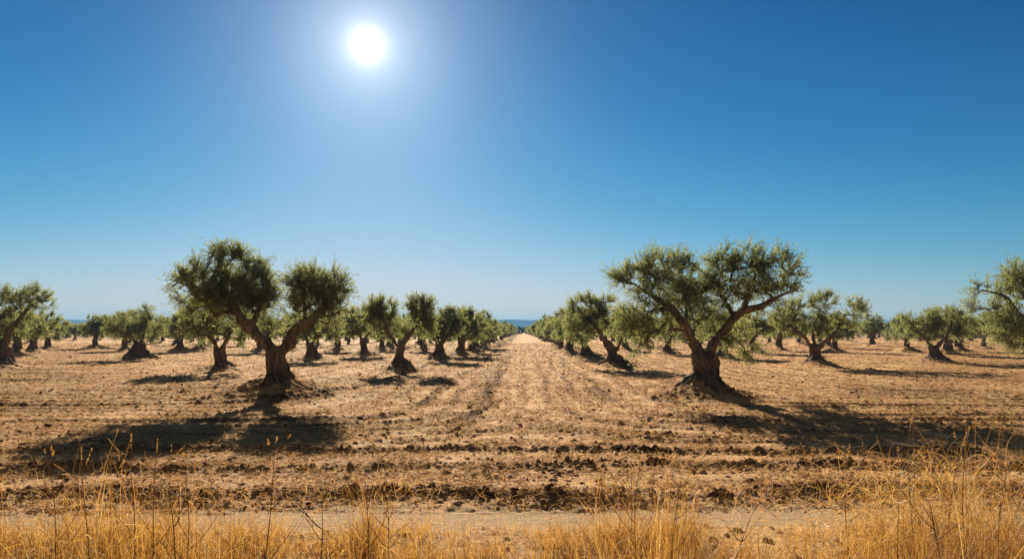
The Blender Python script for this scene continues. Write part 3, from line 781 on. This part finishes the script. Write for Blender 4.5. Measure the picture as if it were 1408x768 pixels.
# ---- straw litter and loose clods
def litter():
    rng = np.random.default_rng(8); n = 230000
    r = 6.9 * (95 / 6.9) ** (rng.uniform(0, 1, n) ** .85); a = rng.uniform(-.74, .74, n)
    x = r * a; y = r
    keep = (np.clip(.55 + n2(x / 1.2, y / .8, 70), 0, 1) > rng.uniform(0, 1, n) * .9); x, y, r = x[keep], y[keep], r[keep]; n = len(x)
    h, s, t = ground_h(x, y)
    th = rng.normal(0, 1.0, n); L = rng.uniform(.025, .10, n) * (1 + r / 40); W = rng.uniform(.0018, .0036, n) * (1 + r / 22); el = rng.normal(.05, .28, n)
    D = np.stack([np.cos(th) * np.cos(el), np.sin(th) * np.cos(el), np.sin(el)], -1); S = norm(np.cross(D, rng.normal(size=(n, 3)) + [0, 0, 1.5]))
    P = np.stack([x, y, h + .008 + np.abs(el) * L * .5], -1)
    V = np.stack([P - D * L[:, None] / 2 - S * W[:, None], P + D * L[:, None] / 2 - S * W[:, None], P + D * L[:, None] / 2 + S * W[:, None], P - D * L[:, None] / 2 + S * W[:, None]], 1).reshape(-1, 3)
    g = Geo(); g.add(V, np.arange(n * 4).reshape(-1, 4), qa=np.clip(rng.normal(.6, .25, n), 0, 1))
    o = link('straw_litter', g.mesh('straw_litter', [STRAW])); o['kind'] = 'stuff'; o['label'] = 'short straw bits scattered over the dry ground'; o['category'] = 'straw'
litter()

def loose_clods():
    rng = np.random.default_rng(18); n = 130000
    y = 7.0 * (110 / 7.2) ** (rng.uniform(0, 1, n) ** .8); x = y * rng.uniform(-.76, .76, n)
    h, so, _ = ground_h(x, y)
    keep = np.clip(.02 + .20 * so + .5 * n2(x / 2.6, y / 1.1, 170) * (so > .15), 0.02, 1) > rng.uniform(0, 1, n); x, y, h = x[keep], y[keep], h[keep]; n = len(x)
    sz = (.006 + .020 * rng.uniform(0, 1, n) ** 2.2) * (1 + .8 * rng.uniform(0, 1, n) ** 9) * (1 + y / 45)
    base = norm(np.array([(1, 0, 0), (.3, .95, 0), (-.8, .58, 0), (-.8, -.58, 0), (.3, -.95, 0), (.5, .4, .75), (-.5, .3, .8), (0, -.6, .78), (0, 0, -1)], float))
    T = np.array([(0, 1, 5), (1, 2, 6), (1, 6, 5), (2, 3, 6), (3, 4, 7), (3, 7, 6), (4, 0, 7), (0, 5, 7), (5, 6, 7), (1, 0, 8), (2, 1, 8), (3, 2, 8), (4, 3, 8), (0, 4, 8)])
    th = rng.uniform(0, 6.28, n); c, s_ = np.cos(th), np.sin(th)
    B = base[None] * (1 + rng.normal(0, .22, (n, 9, 1))) * rng.uniform(.55, 1.6, (n, 1, 3)) * np.array([1.25, 1, .75])
    V = np.stack([B[..., 0] * c[:, None] - B[..., 1] * s_[:, None], B[..., 0] * s_[:, None] + B[..., 1] * c[:, None], B[..., 2] * .8], -1) * sz[:, None, None]
    V = V + np.stack([x, y, h + sz * .25], -1)[:, None]
    me = np_mesh('soil_clods', V.reshape(-1, 3), None, (np.arange(n)[:, None, None] * 9 + T[None]).reshape(-1, 3), [SOIL], None, True,
                 {'soil': ('POINT', np.repeat(np.clip(rng.normal(.75, .35, n), .0, 1.4), 9)), 'track': ('POINT', np.zeros(n * 9))})
    o = link('soil_clods', me); o['kind'] = 'stuff'; o['label'] = 'loose dark clods of earth scattered over the field'; o['category'] = 'clods'
loose_clods()

# ---- foreground dry grass
def grass():
    rng = np.random.default_rng(21); g = Geo()
    PX = np.array([-700, -60, 0, 60, 90, 200, 330, 390, 470, 500, 560, 600, 700, 810, 840, 950, 990, 1150, 1200, 1260, 1408, 1600, 2100])
    HT = np.array([.58, .60, .56, .60, .74, .70, .68, .50, .42, .74, .68, .42, .40, .44, .76, .70, .40, .40, .74, .95, .90, .80, .7])
    DN = np.array([.8, .8, .8, .8, 1.0, 1.0, .9, .7, .6, .9, .9, .5, .45, .5, .9, .9, .45, .5, .9, 1.0, 1.0, .9, .9])
    def blades(n, ymin, ymax, hs, wmul, tmean, hvar=.28, spread=.26, seg=4):
        x = rng.uniform(-6.6, 6.8, n); y = rng.uniform(ymin, ymax, n)
        # tufts
        px = CX + x / y * F
        dn = np.interp(px, PX, DN) * np.clip(.50 + 1.15 * n2(x / .45, y / .6, 81), .03, 1.2)
        k = rng.uniform(0, 1, n) < dn; x, y, px = x[k], y[k], px[k]; n = len(x)
        cl = np.clip(.92 + .6 * n2(x / .33, y / .5, 82), .45, 1.45)
        hh = .90 * np.interp(px, PX, HT) * hs * cl * np.clip(rng.normal(.74, hvar, n), .2, 1.35)
        a = rng.uniform(0, 6.283, n); lean = np.abs(rng.normal(0, spread, n)); cur = rng.normal(.12, .22, n)
        gz = ground_h(x, y, False)[0]
        w = rng.uniform(.0013, .0030, n) * wmul
        t = np.linspace(0, 1, seg + 1)
        off = lean[:, None] * t + cur[:, None] * t ** 2.6 + .03 * np.sin(t * 7 + rng.uniform(0, 6, (n, 1))) * t
        P = np.stack([x[:, None] + np.cos(a)[:, None] * off * hh[:, None], y[:, None] + np.sin(a)[:, None] * off * hh[:, None], gz[:, None] - .01 + hh[:, None] * t * np.sqrt(np.clip(1 - .35 * off ** 2, .3, 1))], -1)
        b = rng.uniform(0, 3.14, n); S = np.stack([np.cos(b), np.sin(b), np.zeros(n)], -1)[:, None, :] * (w[:, None] * (1 - .8 * t ** 1.4))[..., None]
        V = np.stack([P - S, P + S], 2).reshape(n, -1, 3); m = 2 * (seg + 1)
        i = np.arange(n)[:, None, None] * m + np.arange(seg)[None, :, None] * 2
        Q = (i + np.array([0, 1, 3, 2])).reshape(-1, 4)
        tint = np.clip(rng.normal(tmean, .22, n), 0, 1)
        g.add(V.reshape(-1, 3), Q, None, 0, qa=np.repeat(tint, seg))
        return P, tint
    blades(75000, 3.2, 5.8, .52, 1.0, .32, spread=.48); blades(45000, 3.2, 5.6, .66, .8, .52, spread=.34)           # short thick undergrowth
    P, tn = blades(12000, 3.4, 5.6, 1.02, 1.0, .55, .33)                  # taller stems
    blades(9000, 3.3, 5.3, 1.08, .9, .12, .25, .36)                # dark old stems
    blades(20000, 5.55, 6.2, .36, 1.0, .6, spread=.5)               # low fringe of the track
    # seed heads on some tall stems
    sel = rng.uniform(size=len(P)) < .16
    tip = P[sel][:, -1]; d = norm(P[sel][:, -1] - P[sel][:, -2]); n = len(tip)
    for k in range(7):
        f = k / 6
        rd = norm(rng.normal(size=(n, 3))); q = tip - d * (.055 * (1 - f))[None] if False else tip - d * (.06 * (1 - f))
        e2 = q + d * .022 + rd * .010; s = norm(np.cross(d, rd)) * .0028
        g.add(np.stack([q, (q + e2) / 2 + s, e2, (q + e2) / 2 - s], 1).reshape(-1, 3), np.arange(n * 4).reshape(-1, 4), qa=np.clip(rng.normal(.72, .15, n), 0, 1))
    # curly tangled dry tendrils
    def tendrils(n, fx, y0, y1, zmin, zmax, step, ns):
        px = rng.choice(fx, n) + rng.normal(0, 60, n); y = rng.uniform(y0, y1, n); x = (px - CX) * y / F
        p = np.stack([x, y, rng.uniform(zmin, zmax, n)], -1); d = norm(rng.normal(size=(n, 3)) * [1, .7, .8] + [0, 0, .45]); ax = norm(rng.normal(size=(n, 3)))
        pts = [p]
        for k in range(ns):
            d = norm(d + np.cross(ax, d) * .33 + rng.normal(size=(n, 3)) * .16); pts.append(pts[-1] + d * step)
        P = np.stack(pts, 1); P[:, :, 2] = np.maximum(P[:, :, 2], .02)
        t = np.linspace(0, 1, ns + 1); w = (rng.uniform(.0010, .0019, n)[:, None] * (1 - .6 * t))
        u = norm(rng.normal(size=(n, 3)))[:, None, :] * w[..., None]
        V = np.stack([P - u, P + u], 2).reshape(n, -1, 3); m = 2 * (ns + 1)
        i = np.arange(n)[:, None, None] * m + np.arange(ns)[None, :, None] * 2
        g.add(V.reshape(-1, 3), (i + np.array([0, 1, 3, 2])).reshape(-1, 4), None, 0, qa=np.repeat(np.clip(rng.normal(.72, .2, n), 0, 1), ns))
    tendrils(1100, [1180, 1240, 1290, 1340, 1390], 4.0, 5.3, .1, .72, .034, 12)
    tendrils(1500, [40, 110, 200, 300, 360, 520, 860, 920, 700, 1060], 4.0, 5.6, .05, .5, .030, 10)
    tendrils(260, [1250, 1290, 1320], 4.2, 5.0, .5, .78, .04, 10)
    o = link('dry_grass', g.mesh('dry_grass', [GRASS])); o['kind'] = 'stuff'; o['label'] = 'golden dry grass along the near edge of the track'; o['category'] = 'grass'
    # sparse weeds on the furrows
    g2 = Geo(); n = 3600
    x = rng.uniform(-8, 8, n); y = np.where(rng.uniform(size=n) < .75, 7.55 + rng.normal(0, .28, n), 9.0 + rng.normal(0, .3, n))
    k = n2(x / .8, y / 2, 88) + rng.normal(0, .25, n) > .12; x, y = x[k], y[k]; n = len(x)
    h = ground_h(x, y)[0]; L = rng.uniform(.05, .22, n); a = rng.uniform(0, 6.28, n); ln = rng.uniform(.1, .9, n)
    D = np.stack([np.cos(a) * ln, np.sin(a) * ln, np.ones(n)], -1); D = norm(D); S = norm(np.cross(D, rng.normal(size=(n, 3)))) * .002
    P = np.stack([x, y, h - .01], -1); M_ = P + D * (L * .6)[:, None]; E = M_ + norm(D + [0, 0, -.4]) * (L * .4)[:, None]
    V = np.stack([P - S, P + S, M_ - S * .8, M_ + S * .8, E - S * .3, E + S * .3], 1).reshape(-1, 3); i = np.arange(n)[:, None] * 6
    g2.add(V, np.concatenate([i + [0, 1, 3, 2], i + [2, 3, 5, 4]]), qa=np.tile(np.clip(rng.normal(.6, .2, n), 0, 1), 2))
    o = link('furrow_weeds', g2.mesh('furrow_weeds', [GRASS])); o['kind'] = 'stuff'; o['label'] = 'sparse dry weeds on the dark furrow ridges'; o['category'] = 'weeds'
grass()

# ---- single tall dry weeds
def weed(bx, by_d, top_y, lean_px, kind, tint, label, seed):
    rng = np.random.default_rng(seed); y = by_d; x = (bx - CX) * y / F
    hgt = H - (top_y - HZ) / F * y; dx = lean_px * y / F
    z0 = float(ground_h(np.array([x]), np.array([y]), False)[0][0])
    e = empty('dry_weed', (x, y, z0 - .02), label, 'weed', 'tall dry weeds in the foreground')
    t = np.linspace(0, 1, 14)
    P = np.stack([dx * t ** 1.3 + .02 * np.sin(t * 5 + rng.uniform(0, 6)) * t, .04 * np.sin(t * 3) , hgt * t], -1)
    g = Geo(); V, Q, T = tube(P, .0042 * (1 - .75 * t) + .0006, 5); g.add(V, Q, T, 0, np.full(len(Q), tint), np.full(len(T), tint))
    tips = [(P[-1], norm(P[-1] - P[-2]))]
    nb = {'branch': 7, 'fork': 9, 'plume': 3, 'thin': 2}[kind]
    for k in range(nb):
        j = int(rng.integers(4, 13)) if kind != 'fork' else int(rng.integers(2, 12)); b = P[j]
        a = rng.choice([0, math.pi]) + rng.normal(0, .6); L = hgt * (1 - t[j]) * rng.uniform(.35, .75) + .05
        if kind == 'fork': L = hgt * rng.uniform(.15, .38)
        s = np.linspace(0, 1, 7)
        q = b + np.stack([np.cos(a) * L * .62 * s ** .85, np.sin(a) * L * .62 * s ** .85, L * .78 * s ** 1.15], -1) + rng.normal(size=3) * .02 * (s ** 2)[:, None]
        V, Q, T = tube(q, .0026 * (1 - .7 * s), 4); g.add(V, Q, T, 0, np.full(len(Q), tint), np.full(len(T), tint))
        tips.append((q[-1], norm(q[-1] - q[-2])))
        if kind == 'fork':
            for m in range(2):
                c = q[3 + m]; a2 = a + rng.normal(0, .9); l2 = L * .4
                q2 = c + np.stack([np.cos(a2) * l2 * .7 * s, np.sin(a2) * l2 * .7 * s, l2 * .7 * s], -1)
                V, Q, T = tube(q2, .0018 * (1 - .7 * s), 4); g.add(V, Q, T, 0, np.full(len(Q), tint), np.full(len(T), tint)); tips.append((q2[-1], norm(q2[-1] - q2[-2])))
    link('stem', g.mesh('stem', [WEED], True), e)
    if kind == 'fork': return
    for p, d in tips:
        hd = Geo(); n = 26 if kind != 'plume' else 46; L = .03 if kind != 'plume' else .11
        f = rng.uniform(0, 1, n)
        c = p + d * (L * (f - .35))[:, None]; rd = norm(rng.normal(size=(n, 3))); w = (.011 if kind != 'plume' else .007)
        E = c + rd * w + d * .008; s = norm(np.cross(rd, d)) * .0022
        hd.add(np.stack([c, (c + E) / 2 + s, E, (c + E) / 2 - s], 1).reshape(-1, 3), np.arange(n * 4).reshape(-1, 4), qa=np.clip(rng.normal(.7, .15, n), 0, 1))
        link('seed_head', hd.mesh('seed_head', [GRASS]), e)
WEEDS = [
    (352, 4.3, 600, 32, 'branch', .45, 'tallest left weed with yellow flower-like tips, in front of the forked tree shadow'),
    (75, 4.6, 616, -14, 'branch', .55, 'branching dry weed with small heads near the left edge, in front of dark shade'),
    (120, 4.4, 625, -8, 'plume', .7, 'straw stalk with a plume, just right of the leftmost branching weed'),
    (180, 4.5, 604, 2, 'plume', .8, 'pale upright feathery stalk standing before the darkest left shade'),
    (205, 4.5, 612, 8, 'plume', .75, 'pale feathery stalk leaning right beside the upright one'),
    (252, 4.5, 622, 4, 'branch', .6, 'weed with curled seed tips right of the pale feathery stalks'),
    (500, 4.2, 655, 6, 'thin', .5, 'thin stalk rising from the grass tuft left of the frame centre'),
    (535, 4.3, 668, -8, 'branch', .55, 'short branching weed in the tuft left of the frame centre'),
    (246, 3.9, 668, -20, 'fork', .05, 'dark leafless forked weed low in the left grass'),
    (430, 3.8, 690, 10, 'fork', .05, 'dark leafless forked weed standing in the gap below the forked tree'),
    (875, 4.3, 632, 4, 'plume', .75, 'golden plumed stalk rising above the grass tuft right of the aisle'),
    (925, 4.3, 650, 8, 'branch', .7, 'golden branching weed on the right side of the tuft right of the aisle'),
    (985, 4.2, 690, 60, 'thin', .8, 'lone straw stem leaning far right over the pale track'),
    (1172, 4.6, 620, -6, 'plume', .85, 'short golden spike standing before the right tree shadow'),
    (1240, 4.4, 612, -5, 'branch', .8, 'golden branching weed on the left of the tall right tangle'),
    (1262, 4.5, 575, -8, 'thin', .75, 'tallest thin golden stem above the right tangle'),
    (1300, 4.4, 603, 26, 'plume', .85, 'bright straw stalk leaning right across the tall right tangle'),
    (1330, 4.4, 585, 3, 'thin', .7, 'fine straight stem at the right side of the tall tangle'),
    (1375, 4.5, 625, 14, 'branch', .75, 'branching golden weed near the right edge of the frame'),
    (1310, 3.9, 690, -24, 'fork', .05, 'dark bent leafless weed inside the right grass'),
]
for i, (bx, d, ty, lp, kd, tn, lab) in enumerate(WEEDS): weed(bx, d, ty, lp, kd, tn, lab, 900 + i)

# ------------------------------------------------------------------ haze
def haze():
    x0, x1, y0, y1, z0, z1 = -4100, 4100, -4100, 4100, -4.5, 54
    V = [(x, y, z) for x in (x0, x1) for y in (y0, y1) for z in (z0, z1)]
    Q = [(0, 1, 3, 2), (4, 6, 7, 5), (0, 4, 5, 1), (2, 3, 7, 6), (0, 2, 6, 4), (1, 5, 7, 3)]
    m, nt, out = new_mat('haze')
    v = nd(nt, 'ShaderNodeVolumePrincipled'); v.inputs['Density'].default_value = 0.00033
    v.inputs['Color'].default_value = (0.22, 0.52, 1.0, 1); v.inputs['Anisotropy'].default_value = 0.0
    nt.links.new(v.outputs[0], out.inputs['Volume'])
    o = link('haze', np_mesh('haze', V, Q, None, [m])); o['kind'] = 'stuff'; o['label'] = 'thin blue haze over the whole plain'; o['category'] = 'haze'
haze()

# ------------------------------------------------------------------ light, sky, camera
SUN_AZ = math.atan((505 - CX) / F)           # from +Y toward +X
SUN_EL = math.atan((HZ - 62) / F * math.cos(SUN_AZ))
sd = Vector((math.sin(SUN_AZ) * math.cos(SUN_EL), math.cos(SUN_AZ) * math.cos(SUN_EL), math.sin(SUN_EL)))
L = bpy.data.lights.new('sun', 'SUN'); L.energy = 5.0; L.angle = R(0.53); L.color = (1.0, 0.84, 0.62)
so = bpy.data.objects.new('sun', L); COL.objects.link(so); so.rotation_euler = sd.to_track_quat('Z', 'Y').to_euler(); so.location = (-20, 60, 40)

w = bpy.data.worlds.new('World'); scene.world = w; w.use_nodes = True
nt = w.node_tree; nt.nodes.clear()
out = nt.nodes.new('ShaderNodeOutputWorld'); bg = nt.nodes.new('ShaderNodeBackground')
sky = nt.nodes.new('ShaderNodeTexSky'); sky.sky_type = 'NISHITA'; sky.sun_disc = False
sky.sun_elevation = SUN_EL; sky.sun_rotation = SUN_AZ; sky.altitude = 300
sky.air_density = 1.0; sky.dust_density = 0.1; sky.ozone_density = 4.0
tc = nt.nodes.new('ShaderNodeTexCoord')
dp = nt.nodes.new('ShaderNodeVectorMath'); dp.operation = 'DOT_PRODUCT'
nv = nt.nodes.new('ShaderNodeVectorMath'); nv.operation = 'NORMALIZE'
nt.links.new(tc.outputs['Generated'], nv.inputs[0]); nt.links.new(nv.outputs[0], dp.inputs[0]); dp.inputs[1].default_value = sd
def mth(op, a, b=None):
    n = nt.nodes.new('ShaderNodeMath'); n.operation = op
    for i, s in enumerate((a, b)):
        if s is None: continue
        if isinstance(s, (int, float)): n.inputs[i].default_value = s
        else: nt.links.new(s, n.inputs[i])
    return n.outputs[0]
angd = mth('MULTIPLY', mth('ARCCOSINE', mth('MINIMUM', dp.outputs['Value'], 1.0)), 57.29578)
# circumsolar light: disc and aureole round the sun's direction
def fall(amp, wid): return mth('MULTIPLY', mth('EXPONENT', mth('MULTIPLY', angd, -1.0 / wid)), amp)
EXPO = 1.4; STR = 0.06; KS = 1.0 / (STR * 2 ** EXPO)
disc = mth('MULTIPLY', mth('LESS_THAN', angd, 0.6), 30.0)
aur = mth('ADD', mth('ADD', fall(9.0 * KS, 0.34), fall(0.50 * KS, 1.7)), fall(0.60 * KS, 5.0))
tot = mth('ADD', disc, aur)
# a polarised, deep blue clear sky: each channel of the sky on its own power curve
sp = nt.nodes.new('ShaderNodeSeparateColor'); cb = nt.nodes.new('ShaderNodeCombineColor')
nt.links.new(sky.outputs[0], sp.inputs[0])
for ch, (gm, sc, top) in enumerate(((2.95, .0027, .72), (1.95, .0155, .83), (2.1, .0118, .89))):
    y_ = mth('MULTIPLY', mth('POWER', sp.outputs[ch], gm), -sc / top)
    nt.links.new(mth('MULTIPLY', mth('SUBTRACT', 1.0, mth('EXPONENT', y_)), top * KS), cb.inputs[ch])
mixc = nt.nodes.new('ShaderNodeMixRGB'); mixc.blend_type = 'ADD'; mixc.inputs[0].default_value = 1.0
cc = nt.nodes.new('ShaderNodeVectorMath'); cc.operation = 'SCALE'; cc.inputs[0].default_value = (1.0, 0.95, 0.90)
nt.links.new(tot, cc.inputs['Scale'])
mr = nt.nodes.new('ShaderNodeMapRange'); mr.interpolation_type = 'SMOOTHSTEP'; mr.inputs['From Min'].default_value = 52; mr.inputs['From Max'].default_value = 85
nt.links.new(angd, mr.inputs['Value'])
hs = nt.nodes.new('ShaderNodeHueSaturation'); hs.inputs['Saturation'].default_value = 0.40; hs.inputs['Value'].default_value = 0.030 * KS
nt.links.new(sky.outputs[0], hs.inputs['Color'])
back = nt.nodes.new('ShaderNodeMixRGB'); nt.links.new(mr.outputs[0], back.inputs[0])      # made-up greyer, dimmer sky far from the sun, neutralises the shadow fill
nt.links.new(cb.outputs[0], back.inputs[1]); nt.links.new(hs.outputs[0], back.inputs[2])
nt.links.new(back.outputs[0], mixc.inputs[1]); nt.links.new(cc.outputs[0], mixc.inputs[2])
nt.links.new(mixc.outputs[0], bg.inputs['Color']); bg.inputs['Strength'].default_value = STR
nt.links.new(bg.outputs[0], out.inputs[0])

cam = bpy.data.cameras.new('camera'); co = bpy.data.objects.new('camera', cam); COL.objects.link(co)
cam.sensor_width = 36; cam.lens = F / 1408 * 36; cam.shift_y = (HZ - 384) / 1408; cam.clip_start = .05; cam.clip_end = 30000
co.location = (0, 0, H); co.rotation_euler = (R(90), 0, 0)
scene.camera = co
scene.view_settings.view_transform = 'Standard'; scene.view_settings.look = 'None'; scene.view_settings.gamma = 1
scene.view_settings.exposure = EXPO
scene.render.engine = 'CYCLES'
scene.cycles.max_bounces = 6; scene.cycles.transmission_bounces = 4; scene.cycles.diffuse_bounces = 3; scene.cycles.volume_bounces = 0
scene.cycles.use_denoising = True
